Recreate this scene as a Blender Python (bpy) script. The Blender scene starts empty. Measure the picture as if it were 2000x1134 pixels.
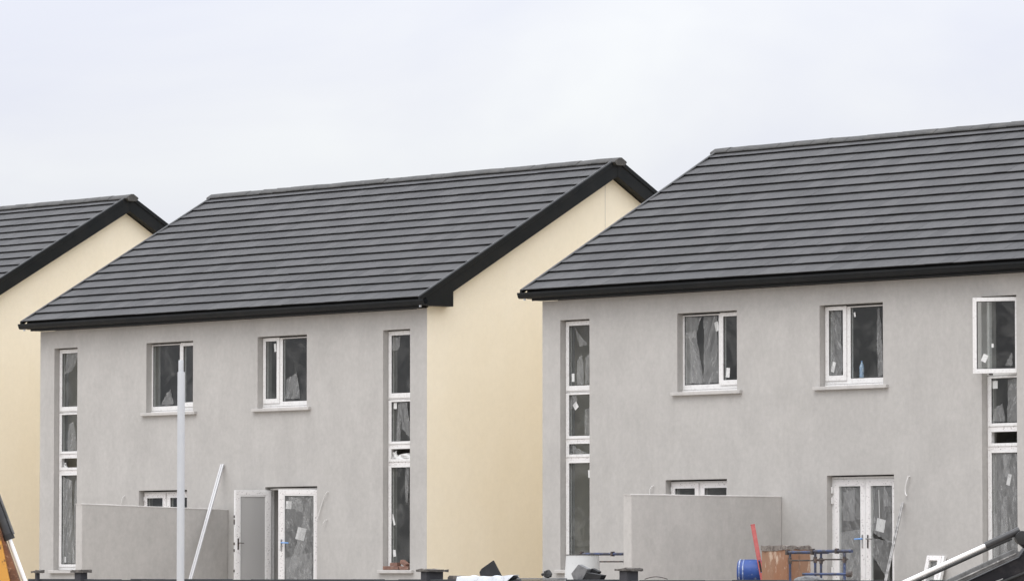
import bpy, math, random
from mathutils import Vector, Matrix
random.seed(7)
S = bpy.context.scene
COL = S.collection
R = math.radians

# ------------------------------------------------------------------ materials
def nt_new(name):
    m = bpy.data.materials.new(name); m.use_nodes = True
    nt = m.node_tree; nt.nodes.clear()
    out = nt.nodes.new('ShaderNodeOutputMaterial')
    return m, nt, out

def N(nt, t, **kw):
    n = nt.nodes.new(t)
    for k, v in kw.items():
        if hasattr(n, k): setattr(n, k, v)
        else: n.inputs[k.replace('_', ' ')].default_value = v
    return n

def ramp(nt, stops):
    r = nt.nodes.new('ShaderNodeValToRGB')
    e = r.color_ramp.elements
    while len(e) < len(stops): e.new(0.5)
    for i, (p, c) in enumerate(stops):
        e[i].position = p; e[i].color = (c[0], c[1], c[2], 1) if not isinstance(c, (int, float)) else (c, c, c, 1)
    return r

def mixc(nt, fac, a, b, mode='MIX'):
    m = nt.nodes.new('ShaderNodeMix'); m.data_type = 'RGBA'; m.blend_type = mode
    for s, v in ((0, fac), (6, a), (7, b)):
        if hasattr(v, 'links') or hasattr(v, 'is_linked'): nt.links.new(v, m.inputs[s])
        else: m.inputs[s].default_value = (v if isinstance(v, (int, float)) else (*v, 1)) if s == 0 or not isinstance(v, (int, float)) else (v, v, v, 1)
    return m.outputs[2]

def pbr(name, col, rough=.6, metal=0., spec=.5, layers=(), bump=None, aniso_z=1.0):
    """col + a list of (scale, lo, hi, colour, amount): noise blotches of another colour; bump=(scale, dist)"""
    m, nt, out = nt_new(name)
    b = nt.nodes.new('ShaderNodeBsdfPrincipled')
    b.inputs['Roughness'].default_value = rough; b.inputs['Metallic'].default_value = metal
    b.inputs['Specular IOR Level'].default_value = spec
    nt.links.new(b.outputs[0], out.inputs[0])
    tc = nt.nodes.new('ShaderNodeTexCoord')
    mp = nt.nodes.new('ShaderNodeMapping'); mp.inputs['Scale'].default_value = (1, 1, aniso_z)
    nt.links.new(tc.outputs['Object'], mp.inputs[0])
    c = None
    for i, (sc, lo, hi, cc, amt) in enumerate(layers):
        n = N(nt, 'ShaderNodeTexNoise', Scale=sc, Detail=6.0, Roughness=.6)
        off = nt.nodes.new('ShaderNodeMapping'); off.inputs['Location'].default_value = (i * 13.7, i * 5.1, i * 3.3)
        nt.links.new(mp.outputs[0], off.inputs[0]); nt.links.new(off.outputs[0], n.inputs['Vector'])
        rp = ramp(nt, [(lo, 0.), (hi, amt)]); nt.links.new(n.outputs['Fac'], rp.inputs[0])
        c = mixc(nt, rp.outputs[0], c if c is not None else col, cc)
    if c is None: b.inputs['Base Color'].default_value = (*col, 1)
    else: nt.links.new(c, b.inputs['Base Color'])
    if bump:
        n = N(nt, 'ShaderNodeTexNoise', Scale=bump[0], Detail=5.0)
        nt.links.new(tc.outputs['Object'], n.inputs['Vector'])
        bp = N(nt, 'ShaderNodeBump', Strength=.5, Distance=bump[1])
        nt.links.new(n.outputs['Fac'], bp.inputs['Height']); nt.links.new(bp.outputs[0], b.inputs['Normal'])
    return m

M = {}
def render_mat(name, base, dark, light, grain=1.):
    """sand and cement render: soft cloudy patches, faint vertical drying streaks, floated grain"""
    m, nt, out = nt_new(name)
    b = nt.nodes.new('ShaderNodeBsdfPrincipled'); b.inputs['Roughness'].default_value = .92
    b.inputs['Specular IOR Level'].default_value = .15
    nt.links.new(b.outputs[0], out.inputs[0])
    geo = nt.nodes.new('ShaderNodeNewGeometry')
    def noise(scale, vec, det=5, rough=.55, dist=0.):
        mp = nt.nodes.new('ShaderNodeMapping'); mp.inputs['Scale'].default_value = vec
        nt.links.new(geo.outputs['Position'], mp.inputs[0])
        n = N(nt, 'ShaderNodeTexNoise', Scale=scale, Detail=det, Roughness=rough, Distortion=dist)
        nt.links.new(mp.outputs[0], n.inputs['Vector']); return n.outputs['Fac']
    r1 = ramp(nt, [(.34, 0.), (.66, 1.)]); nt.links.new(noise(.7, (1, 1, 1.1), 5, .6, .9), r1.inputs[0])
    r2 = ramp(nt, [(.40, 0.), (.72, .55)]); nt.links.new(noise(1.9, (1, 1, .55), 6, .6, .4), r2.inputs[0])
    r3 = ramp(nt, [(.50, 0.), (.80, .24)]); nt.links.new(noise(3.2, (1, 1, .12), 5, .6), r3.inputs[0])
    r4 = ramp(nt, [(.28, 1 - .085 * grain), (.72, 1 + .07 * grain)]); nt.links.new(noise(11, (1, 1, .8), 6, .72), r4.inputs[0])
    c = mixc(nt, r1.outputs[0], base, light)
    c = mixc(nt, r2.outputs[0], c, dark)
    c = mixc(nt, r3.outputs[0], c, dark)
    c = mixc(nt, 1.0, c, r4.outputs[0], 'MULTIPLY')
    nt.links.new(c, b.inputs['Base Color'])
    bp = N(nt, 'ShaderNodeBump', Strength=.35, Distance=.004)
    nt.links.new(noise(40, (1, 1, 1), 4), bp.inputs['Height']); nt.links.new(bp.outputs[0], b.inputs['Normal'])
    return m
M['render'] = render_mat('cement_render', (.432, .416, .394), (.372, .358, .340), (.465, .448, .425))
M['render_b'] = render_mat('cement_render_new', (.46, .441, .417), (.39, .374, .354), (.495, .475, .450))
M['cream'] = render_mat('cream_paint', (.822, .745, .595), (.797, .719, .565), (.832, .760, .618), .35)

def tile_mat():
    m, nt, out = nt_new('concrete_roof_tile')
    b = nt.nodes.new('ShaderNodeBsdfPrincipled'); b.inputs['Roughness'].default_value = .7
    b.inputs['Specular IOR Level'].default_value = .3
    nt.links.new(b.outputs[0], out.inputs[0])
    geo = nt.nodes.new('ShaderNodeNewGeometry')
    r0 = ramp(nt, [(0., (.055, .0545, .0562)), (.5, (.064, .0635, .0652)), (1., (.076, .075, .0765))])
    nt.links.new(geo.outputs['Random Per Island'], r0.inputs[0])
    n = N(nt, 'ShaderNodeTexNoise', Scale=22.0, Detail=5.0, Roughness=.7)
    nt.links.new(geo.outputs['Position'], n.inputs['Vector'])
    r1 = ramp(nt, [(.3, .80), (.7, 1.22)]); nt.links.new(n.outputs['Fac'], r1.inputs[0])
    n2 = N(nt, 'ShaderNodeTexNoise', Scale=.5, Detail=3.0)
    nt.links.new(geo.outputs['Position'], n2.inputs['Vector'])
    r2 = ramp(nt, [(.3, .96), (.7, 1.04)]); nt.links.new(n2.outputs['Fac'], r2.inputs[0])
    c = mixc(nt, 1., r0.outputs[0], r1.outputs[0], 'MULTIPLY'); c = mixc(nt, 1., c, r2.outputs[0], 'MULTIPLY')
    nt.links.new(c, b.inputs['Base Color'])
    bp = N(nt, 'ShaderNodeBump', Strength=.4, Distance=.003)
    n3 = N(nt, 'ShaderNodeTexNoise', Scale=60.0, Detail=3.0); nt.links.new(geo.outputs['Position'], n3.inputs['Vector'])
    nt.links.new(n3.outputs['Fac'], bp.inputs['Height']); nt.links.new(bp.outputs[0], b.inputs['Normal'])
    return m
M['tile'] = tile_mat()
M['lip'] = pbr('verge_highlight_paint', (.15, .15, .152), .45)  # pale grey for the painted highlight on the verge edge
M['ridge'] = pbr('ridge_tile', (.042, .041, .039), .7, layers=[(5, .45, .7, (.075, .070, .064), .8), (14, .62, .74, (.20, .19, .175), .5)])
M['underlay'] = pbr('roof_underlay', (.012, .012, .013), .9)
M['black_pvc'] = pbr('black_pvc', (.009, .0105, .0115), .42, spec=.14, layers=[(2.5, .4, .75, (.017, .017, .017), .8)])
M['cap'] = pbr('verge_cap', (.030, .031, .033), .4, layers=[(6, .4, .7, (.05, .05, .05), .7)])
M['pvc'] = pbr('white_pvc', (.74, .73, .715), .35, layers=[(3, .45, .75, (.66, .645, .63), .7), (25, .54, .64, (.50, .47, .455), .5)])
def taped():
    m, nt, out = nt_new('pvc_with_printed_film')
    b = nt.nodes.new('ShaderNodeBsdfPrincipled'); b.inputs['Roughness'].default_value = .4
    nt.links.new(b.outputs[0], out.inputs[0])
    geo = nt.nodes.new('ShaderNodeNewGeometry')
    v = N(nt, 'ShaderNodeTexVoronoi', Scale=24.0); v.feature = 'F1'
    mp = nt.nodes.new('ShaderNodeMapping'); mp.inputs['Rotation'].default_value = (0, .5, 0)
    mp.inputs['Scale'].default_value = (1, 1, 1.6)
    nt.links.new(geo.outputs['Position'], mp.inputs[0]); nt.links.new(mp.outputs[0], v.inputs['Vector'])
    r = ramp(nt, [(.16, 1.), (.34, 0.)]); nt.links.new(v.outputs['Distance'], r.inputs[0])
    n = N(nt, 'ShaderNodeTexNoise', Scale=6.0, Detail=3.0); nt.links.new(geo.outputs['Position'], n.inputs['Vector'])
    r2 = ramp(nt, [(.36, 0.), (.52, .9)]); nt.links.new(n.outputs['Fac'], r2.inputs[0])
    mu = nt.nodes.new('ShaderNodeMath'); mu.operation = 'MULTIPLY'
    nt.links.new(r.outputs[0], mu.inputs[0]); nt.links.new(r2.outputs[0], mu.inputs[1])
    c = mixc(nt, mu.outputs[0], (.74, .715, .70), (.20, .175, .17))
    nt.links.new(c, b.inputs['Base Color']); return m
M['taped'] = taped()
M['gasket'] = pbr('grey_gasket', (.05, .05, .05), .6)
M['sill'] = pbr('concrete_sill', (.50, .48, .455), .85, layers=[(5, .4, .7, (.38, .365, .35), .7)])
def glass():
    m, nt, out = nt_new('window_glass')
    tr = nt.nodes.new('ShaderNodeBsdfTransparent'); tr.inputs[0].default_value = (.90, .915, .91, 1)
    gl = nt.nodes.new('ShaderNodeBsdfGlossy'); gl.inputs['Roughness'].default_value = .02
    gl.inputs[0].default_value = (.92, .93, .92, 1)
    df = nt.nodes.new('ShaderNodeBsdfDiffuse')
    geo = nt.nodes.new('ShaderNodeNewGeometry')
    n = N(nt, 'ShaderNodeTexNoise', Scale=2.2, Detail=5.0, Roughness=.6, Distortion=1.0)
    nt.links.new(geo.outputs['Position'], n.inputs['Vector'])
    r = ramp(nt, [(.46, .008), (.80, .11)]); nt.links.new(n.outputs['Fac'], r.inputs[0])   # builders' dust
    df.inputs[0].default_value = (.5, .49, .47, 1)
    fr = N(nt, 'ShaderNodeFresnel', IOR=1.5)
    bk = nt.nodes.new('ShaderNodeMath'); bk.operation = 'SUBTRACT'; bk.use_clamp = True   # the inner face of the pane adds no second mirror
    nt.links.new(fr.outputs[0], bk.inputs[0]); nt.links.new(geo.outputs['Backfacing'], bk.inputs[1])
    a = nt.nodes.new('ShaderNodeMixShader'); nt.links.new(bk.outputs[0], a.inputs[0])
    nt.links.new(tr.outputs[0], a.inputs[1]); nt.links.new(gl.outputs[0], a.inputs[2])
    b = nt.nodes.new('ShaderNodeMixShader'); nt.links.new(r.outputs[0], b.inputs[0])
    nt.links.new(a.outputs[0], b.inputs[1]); nt.links.new(df.outputs[0], b.inputs[2])
    nt.links.new(b.outputs[0], out.inputs[0]); return m
M['glass'] = glass()
def film():
    m, nt, out = nt_new('clear_plastic_film')
    tr = nt.nodes.new('ShaderNodeBsdfTransparent'); tr.inputs[0].default_value = (.93, .93, .93, 1)
    b = nt.nodes.new('ShaderNodeBsdfPrincipled'); b.inputs['Base Color'].default_value = (.62, .62, .61, 1)
    b.inputs['Roughness'].default_value = .3
    geo = nt.nodes.new('ShaderNodeNewGeometry')
    oi = nt.nodes.new('ShaderNodeObjectInfo')
    rot = nt.nodes.new('ShaderNodeMapRange'); rot.inputs[3].default_value = -.75; rot.inputs[4].default_value = .55
    nt.links.new(oi.outputs['Random'], rot.inputs[0])
    vr = nt.nodes.new('ShaderNodeVectorRotate'); vr.rotation_type = 'Y_AXIS'
    nt.links.new(geo.outputs['Position'], vr.inputs['Vector']); nt.links.new(rot.outputs[0], vr.inputs['Angle'])
    mp = nt.nodes.new('ShaderNodeMapping'); mp.inputs['Scale'].default_value = (3.4, 3.4, .55)
    nt.links.new(vr.outputs[0], mp.inputs[0])
    n = N(nt, 'ShaderNodeTexNoise', Scale=4.0, Detail=2.5, Roughness=.55, Distortion=.25)
    nt.links.new(mp.outputs[0], n.inputs['Vector'])
    r = ramp(nt, [(.34, .15), (.455, .18), (.475, .34), (.50, .20), (.60, .24), (.625, .46), (.65, .22)]); nt.links.new(n.outputs['Fac'], r.inputs[0])  # denser streaks paint in the glints along the film's creases
    a = nt.nodes.new('ShaderNodeMixShader'); nt.links.new(r.outputs[0], a.inputs[0])
    nt.links.new(tr.outputs[0], a.inputs[1]); nt.links.new(b.outputs[0], a.inputs[2])
    nt.links.new(a.outputs[0], out.inputs[0]); return m
M['film'] = film()
def grey_layer():
    m, nt, out = nt_new('grey_see_through_layer')
    tr = nt.nodes.new('ShaderNodeBsdfTransparent'); b = nt.nodes.new('ShaderNodeBsdfPrincipled')
    b.inputs['Base Color'].default_value = (.43, .42, .408, 1); b.inputs['Roughness'].default_value = .6
    a = nt.nodes.new('ShaderNodeMixShader'); a.inputs[0].default_value = .72
    nt.links.new(tr.outputs[0], a.inputs[1]); nt.links.new(b.outputs[0], a.inputs[2]); nt.links.new(a.outputs[0], out.inputs[0]); return m
M['grey_layer'] = grey_layer()
M['sticker'] = pbr('paper_sticker', (.66, .66, .645), .6, layers=[(30, .56, .62, (.45, .45, .44), .5)])
M['plaster'] = pbr('bare_plaster', (.26, .245, .225), .9, layers=[(.8, .4, .7, (.19, .18, .165), 1.)])
M['floor'] = pbr('site_floor', (.13, .12, .105), .9)
M['galv'] = pbr('galvanised_steel', (.50, .51, .522), .5, metal=.25, layers=[(18, .45, .65, (.45, .465, .49), .7), (3, .5, .75, (.40, .42, .45), .4)], aniso_z=.25)
M['alu'] = pbr('dull_aluminium', (.36, .35, .34), .6, metal=.1, layers=[(9, .45, .56, (.15, .145, .14), .8), (20, .57, .62, (.48, .47, .46), .8)])
M['white_metal'] = pbr('white_coated_metal', (.53, .525, .53), .4, layers=[(5, .45, .7, (.55, .55, .55), .7)])
M['dark_block'] = pbr('dark_coated_block', (.040, .040, .045), .85, spec=.3, layers=[(1.4, .4, .7, (.052, .052, .058), 1.), (12, .55, .7, (.065, .065, .07), .5)], bump=(30, .006))
M['mortar'] = pbr('rough_mortar', (.075, .068, .062), .95, layers=[(10, .5, .62, (.16, .145, .13), .7)], bump=(25, .02))
M['brick'] = pbr('red_brown_brick', (.24, .135, .10), .9, layers=[(9, .45, .65, (.14, .075, .06), .8), (20, .6, .7, (.36, .27, .22), .6)], bump=(40, .006))
M['blue_plastic'] = pbr('blue_plastic', (.022, .062, .25), .45, spec=.35, layers=[(4, .45, .7, (.04, .10, .33), .7), (16, .62, .70, (.26, .31, .42), .6), (7, .55, .65, (.03, .045, .12), .6)])
M['blue_pale'] = pbr('scuffed_blue_plastic', (.16, .22, .40), .5, layers=[(16, .5, .62, (.48, .52, .60), .9)])
M['blue_steel'] = pbr('blue_painted_steel', (.030, .052, .135), .55, layers=[(9, .42, .56, (.04, .038, .045), .9), (30, .6, .7, (.25, .27, .34), .7)])
M['dark_steel'] = pbr('dirty_dark_steel', (.06, .052, .05), .6, metal=.3, layers=[(15, .5, .65, (.16, .11, .085), .8)])
M['rust_box'] = pbr('weathered_brown_board', (.27, .155, .098), .85, layers=[(2.2, .4, .65, (.25, .115, .06), .9), (7, .58, .66, (.50, .38, .29), .8), (16, .60, .70, (.54, .44, .35), .6), (5, .60, .68, (.15, .085, .055), .6)], bump=(12, .01), aniso_z=.35)
M['torn'] = pbr('torn_grey_edge', (.20, .175, .155), .9, layers=[(14, .5, .62, (.07, .055, .05), .9)])
M['red'] = pbr('red_painted_alloy', (.36, .065, .06), .5, layers=[(14, .5, .66, (.42, .14, .12), .5), (9, .64, .68, (.10, .05, .05), .6)])
M['drum'] = pbr('pale_grey_plastic', (.58, .585, .58), .5, layers=[(2, .4, .7, (.50, .505, .50), .8), (22, .62, .7, (.36, .36, .35), .5)])
M['wood'] = pbr('pallet_wood', (.33, .24, .15), .85, layers=[(9, .45, .65, (.22, .155, .10), .8)])
M['orange'] = pbr('worn_orange_paint', (.56, .27, .045), .5, layers=[(11, .53, .60, (.16, .075, .03), .9), (4, .5, .7, (.62, .33, .07), .6)], bump=(20, .003))
M['rust'] = pbr('rusty_brown_steel', (.20, .085, .04), .8, layers=[(9, .45, .6, (.09, .04, .022), .9), (25, .58, .66, (.34, .20, .12), .8)], bump=(25, .008))
M['ram'] = pbr('black_ram_paint', (.028, .028, .03), .4, layers=[(14, .5, .7, (.055, .053, .05), .7)])
M['chrome'] = pbr('ram_rod', (.90, .90, .90), .25, metal=.55)
M['boom'] = pbr('black_boom', (.012, .0115, .014), .5, spec=.2, layers=[(6, .5, .7, (.045, .04, .04), .7), (28, .66, .72, (.30, .28, .26), .5)])
M['steel_lip'] = pbr('worn_steel_lip', (.13, .13, .13), .5, metal=.2, layers=[(14, .45, .65, (.06, .058, .055), .8)])
M['rubber'] = pbr('black_rubber', (.012, .012, .012), .6)
M['slab'] = pbr('grey_concrete_offcut', (.17, .17, .172), .9, layers=[(14, .45, .62, (.11, .11, .115), .8)], bump=(30, .006))
M['slab_dark'] = pbr('dark_grey_offcut', (.014, .014, .015), .7, spec=.3, layers=[(9, .5, .7, (.03, .03, .03), .7)])
M['sheet'] = pbr('white_plastic_sheet', (.62, .65, .69), .4, layers=[(6, .5, .7, (.46, .49, .53), .6), (16, .58, .66, (.30, .30, .31), .5)])
M['cable'] = pbr('white_conduit', (.66, .65, .63), .5)
M['blue_handle'] = pbr('blue_handle', (.16, .33, .66), .4)
M['bottle'] = pbr('bottle_plastic', (.34, .47, .66), .15, layers=[(14, .5, .6, (.72, .80, .88), .8)])
M['earth'] = pbr('site_earth', (.36, .32, .275), .95, layers=[(.4, .4, .65, (.29, .25, .205), 1.), (3, .5, .7, (.42, .39, .35), .7)], bump=(4, .05))

# ------------------------------------------------------------------ mesh helper
ORG = Vector((0, 0, 0))          # origin of the thing being built
class MB:
    def __init__(s, T=None): s.v = []; s.f = []; s.T = T
    def add(s, pts, faces):
        o = len(s.v)
        s.v += [Vector(p) if s.T is None else s.T @ Vector(p) for p in pts]
        s.f += [[i + o for i in q] for q in faces]
        return s
    def box(s, x0, x1, y0, y1, z0, z1):
        return s.add([(x0, y0, z0), (x1, y0, z0), (x1, y1, z0), (x0, y1, z0), (x0, y0, z1), (x1, y0, z1), (x1, y1, z1), (x0, y1, z1)],
                     [(0, 3, 2, 1), (4, 5, 6, 7), (0, 1, 5, 4), (1, 2, 6, 5), (2, 3, 7, 6), (3, 0, 4, 7)])
    def hexa(s, p): return s.add(p, [(0, 3, 2, 1), (4, 5, 6, 7), (0, 1, 5, 4), (1, 2, 6, 5), (2, 3, 7, 6), (3, 0, 4, 7)])
    def prism(s, poly, a, b, axis):
        n = len(poly)
        def at(t, q): return {'x': (t, q[0], q[1]), 'y': (q[0], t, q[1]), 'z': (q[0], q[1], t)}[axis]
        return s.add([at(a, q) for q in poly] + [at(b, q) for q in poly],
                     [list(range(n))[::-1], [i + n for i in range(n)]] + [(i, (i + 1) % n, (i + 1) % n + n, i + n) for i in range(n)])
    def tube(s, p0, p1, r0, r1=None, n=14):
        p0, p1 = Vector(p0), Vector(p1); r1 = r0 if r1 is None else r1
        d = (p1 - p0).normalized(); a = d.orthogonal().normalized(); b = d.cross(a)
        ring = lambda c, r: [c + (a * math.cos(2 * math.pi * i / n) + b * math.sin(2 * math.pi * i / n)) * r for i in range(n)]
        return s.add(ring(p0, r0) + ring(p1, r1), [list(range(n))[::-1], [i + n for i in range(n)]] + [(i, (i + 1) % n, (i + 1) % n + n, i + n) for i in range(n)])
    def path(s, pts, r, n=8):
        pts = [Vector(p) for p in pts]; o = len(s.v); prev = None
        for k, p in enumerate(pts):
            d = (pts[min(k + 1, len(pts) - 1)] - pts[max(k - 1, 0)]).normalized()
            a = (d.orthogonal() if prev is None else prev - d * prev.dot(d)).normalized(); prev = a; b = d.cross(a)
            rr = r[k] if isinstance(r, (list, tuple)) else r
            for i in range(n):
                q = p + (a * math.cos(2 * math.pi * i / n) + b * math.sin(2 * math.pi * i / n)) * rr
                s.v.append(q if s.T is None else s.T @ q)
        m = len(pts)
        for k in range(m - 1):
            for i in range(n):
                j = (i + 1) % n; s.f.append([o + k * n + i, o + k * n + j, o + (k + 1) * n + j, o + (k + 1) * n + i])
        s.f.append([o + i for i in range(n)][::-1]); s.f.append([o + (m - 1) * n + i for i in range(n)])
        return s
    def lathe(s, prof, c, n=28, axis=None):
        """prof: (radius, height) list, round the z axis through c (or along axis)"""
        c = Vector(c); ax = Vector(axis or (0, 0, 1)).normalized(); a = ax.orthogonal().normalized(); b = ax.cross(a)
        o = len(s.v)
        for r, h in prof:
            for i in range(n):
                q = c + ax * h + (a * math.cos(2 * math.pi * i / n) + b * math.sin(2 * math.pi * i / n)) * r
                s.v.append(q if s.T is None else s.T @ q)
        for k in range(len(prof) - 1):
            for i in range(n):
                j = (i + 1) % n; s.f.append([o + k * n + i, o + k * n + j, o + (k + 1) * n + j, o + (k + 1) * n + i])
        s.f.append([o + i for i in range(n)][::-1]); s.f.append([o + (len(prof) - 1) * n + i for i in range(n)])
        return s
    def plate(s, x0, x1, z0, z1, holes, y0, y1):
        """upright plate facing -y with rectangular holes (hx0,hx1,hz0,hz1) cut through it"""
        xs = sorted({x0, x1} | {h[i] for h in holes for i in (0, 1) if x0 < h[i] < x1})
        zs = sorted({z0, z1} | {h[i] for h in holes for i in (2, 3) if z0 < h[i] < z1})
        nx, nz = len(xs), len(zs); idx = {}
        def V(i, j, k):
            if (i, j, k) not in idx:
                idx[(i, j, k)] = len(pts); pts.append((xs[i], (y0, y1)[k], zs[j]))
            return idx[(i, j, k)]
        pts, fs = [], []
        def solid(i, j):
            if not (0 <= i < nx - 1 and 0 <= j < nz - 1): return False
            cx, cz = (xs[i] + xs[i + 1]) / 2, (zs[j] + zs[j + 1]) / 2
            return not any(h[0] < cx < h[1] and h[2] < cz < h[3] for h in holes)
        for i in range(nx - 1):
            for j in range(nz - 1):
                if not solid(i, j): continue
                fs.append((V(i, j, 0), V(i + 1, j, 0), V(i + 1, j + 1, 0), V(i, j + 1, 0)))
                fs.append((V(i, j, 1), V(i, j + 1, 1), V(i + 1, j + 1, 1), V(i + 1, j, 1)))
                if not solid(i - 1, j): fs.append((V(i, j, 0), V(i, j + 1, 0), V(i, j + 1, 1), V(i, j, 1)))
                if not solid(i + 1, j): fs.append((V(i + 1, j, 0), V(i + 1, j, 1), V(i + 1, j + 1, 1), V(i + 1, j + 1, 0)))
                if not solid(i, j - 1): fs.append((V(i, j, 0), V(i, j, 1), V(i + 1, j, 1), V(i + 1, j, 0)))
                if not solid(i, j + 1): fs.append((V(i, j + 1, 0), V(i + 1, j + 1, 0), V(i + 1, j + 1, 1), V(i, j + 1, 1)))
        return s.add(pts, fs)
    def build(s, name, mat, parent=None, bevel=0, smooth=False, loc=None):
        """loc: put the object's own origin there (top-level meshes)"""
        org = ORG if loc is None else Vector(loc)
        me = bpy.data.meshes.new(name)
        me.from_pydata([tuple(v - org) for v in s.v], [], s.f); me.update()
        import bmesh
        bm = bmesh.new(); bm.from_mesh(me); bmesh.ops.recalc_face_normals(bm, faces=bm.faces); bm.to_mesh(me); bm.free()
        if smooth:
            for p in me.polygons: p.use_smooth = True
            me.set_sharp_from_angle(angle=R(35))
        me.materials.append(M[mat])
        o = bpy.data.objects.new(name, me); COL.objects.link(o)
        if parent is not None: o.parent = parent
        else: o.location = org
        if bevel:
            b = o.modifiers.new('bevel', 'BEVEL'); b.width = bevel; b.segments = 2; b.limit_method = 'ANGLE'
        return o

def tag(o, label, cat, group=None):
    o['label'] = label; o['category'] = cat
    if group: o['group'] = group
    return o
def thing(name, loc, label, cat, group=None):
    global ORG
    ORG = Vector(loc)
    o = bpy.data.objects.new(name, None); COL.objects.link(o); o.location = loc; o.empty_display_size = .2
    return tag(o, label, cat, group)
def struct(o): o['kind'] = 'structure'; return o

# ------------------------------------------------------------------ houses
W = 12.235; D2 = 4.77; K = .565; ZA = 8.665; OV = .2; T = .36
def zr(v): return ZA - K * abs(D2 - v)

def quad_patch(mb, poly, y, seed, amp=.006, n=9):
    """a loose sheet of film: the outline filled as a crumpled grid in front of a pane (poly: 4 corners x,z)"""
    rnd = random.Random(seed)
    a, b, c, d = [Vector((p[0], 0, p[1])) for p in poly]
    ph = [rnd.uniform(0, 6.3) for _ in range(4)]
    pts = []
    for j in range(n + 1):
        for i in range(n + 1):
            s_, t_ = i / n, j / n
            p = (a * (1 - s_) + b * s_) * (1 - t_) + (d * (1 - s_) + c * s_) * t_
            edge = 0.012 if i in (0, n) or j in (0, n) else 0
            p = p + Vector((rnd.uniform(-edge, edge), 0, rnd.uniform(-edge, edge)))
            p.y = y - amp * (1.2 + math.sin(9 * s_ + 5 * t_ + ph[0]) + .6 * math.sin(17 * s_ - 8 * t_ + ph[1]) + rnd.uniform(-.4, .4))
            pts.append(p)
    mb.add(pts, [(j * (n + 1) + i, j * (n + 1) + i + 1, (j + 1) * (n + 1) + i + 1, (j + 1) * (n + 1) + i) for j in range(n) for i in range(n)])

def stickers(win, items, y, T_=None):
    for (cx, cz, w, h, rot) in items:
        mb = MB(T_); c, s_ = math.cos(R(rot)), math.sin(R(rot))
        p = [(cx + x * c - z * s_, cz + x * s_ + z * c) for x, z in ((-w / 2, -h / 2), (w / 2, -h / 2), (w / 2, h / 2), (-w / 2, h / 2))]
        mb.prism(p, y - .003, y, 'y'); mb.build('sticker', 'sticker', win)
def films(win, items, y, T_=None):
    for i, poly in enumerate(items):
        if not poly: continue
        mb = MB(T_); quad_patch(mb, poly, y, hash((round(poly[0][0], 2), round(poly[0][1], 2))) % 9999); mb.build('plastic_film', 'film', win, smooth=True)
def pane(win, x0, x1, z0, z1, y, T_=None):
    MB(T_).plate(x0 - .010, x1 + .010, z0 - .010, z1 + .010, [(x0 + .011, x1 - .011, z0 + .011, z1 - .011)], y - .012, y - .001).build('gasket', 'gasket', win)
    MB(T_).box(x0 - .012, x1 + .012, y, y + .022, z0 - .012, z1 + .012).build('pane', 'glass', win)

def tall_window(h, X, xl, label=None, open_vent=True, swung=False, st=(), fl=(), bits=None):
    """slim stair-style window, four lights one above another"""
    xr = xl + .79; pl, pr_ = xl + .095, xr - .09
    lights = [(4.02, 5.14), (3.10, 3.87), (2.765, 2.97), (.775, 2.62)]
    holes = [(X + pl, X + pr_, a, b) for a, b in lights]
    if swung: holes[0] = (X + xl + .05, X + xr - .05, 3.955, 5.18)
    mb = MB().plate(X + xl, X + xr, .668, 5.214, holes, .135, .205)
    # raised sash faces; the beads run round each light
    for k, (a, b) in enumerate(lights):
        if k == 0 and swung: continue
        up, dn = (.075, .085) if k == 0 else (.03, .045)
        mb.plate(X + xl + .022, X + xr - .022, a - dn, b + up if k else b + .07, [(X + pl + .008, X + pr_ - .008, a + .008, b - .008)], .117, .134)
    w = mb.build('tall_window', 'pvc', h, bevel=.004)
    if label: w['label'] = label
    MB().box(X + xl + .004, X + xr - .004, .131, .134, 3.895, 3.908).build('joint', 'dark_steel', w)
    MB().box(X + xl + .02, X + xr - .02, .1305, .134, 3.005, 3.045).build('protective_tape', 'taped', w)
    MB().box(X + xl + .02, X + xr - .02, .1305, .134, 2.66, 2.72).build('protective_tape', 'taped', w)
    for k, (a, b) in enumerate(lights):
        if (k == 2 and open_vent) or (k == 0 and swung): continue
        pane(w, X + pl, X + pr_, a, b, .155)
    MB().box(X + xl - .10, X + xr + .11, -.065, .134, .598, .662).build('window_sill', 'sill', w, bevel=.008)
    if swung:                                   # side-hung sash pushed out on its hinges
        hx = X + xr - .035; a = R(25); wd = .80
        TT = Matrix.Translation((hx, .10, 0)) @ Matrix.Rotation(a, 4, 'Z')
        mb = MB(TT).plate(-wd, 0, 3.935, 5.205, [(-wd + .068, -.06, 4.01, 5.14)], -.03, .04)
        mb.build('open_sash', 'taped' if False else 'pvc', w, bevel=.004)
        MB(TT).box(-wd + .014, -wd + .026, -.0335, -.03, 3.97, 5.17).build('protective_tape', 'taped', w)
        pane(w, -wd + .068, -.06, 4.01, 5.14, 0., TT)
        stickers(w, [(-.60, 4.19, .09, .13, -25), (-.46, 4.40, .035, .065, 0)], -.002, TT)
        films(w, [[(-.25, 4.06), (-.12, 4.06), (-.12, 4.28), (-.17, 4.20)]], -.004, TT)
        MB(TT).box(-.52, -.47, -.04, .04, 3.905, 3.934).build('stay', 'dark_steel', w)
    stickers(w, [(X + a, b, c, d, e) for a, b, c, d, e in st], .153)
    films(w, [[(X + a, b) for a, b in p] for p in fl], .149)
    if bits:                                    # loose wrapping left in the open vent
        mb = MB()
        for q, (a, b, c, d) in enumerate(bits):
            quad_patch(mb, [(X + a, b), (X + c, b), (X + c - .05, d), (X + a + .03, d - .03)], .17, q + int(xl * 10), .02, 6)
        mb.build('loose_wrapping', 'sticker', w, smooth=True)
    return w

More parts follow.
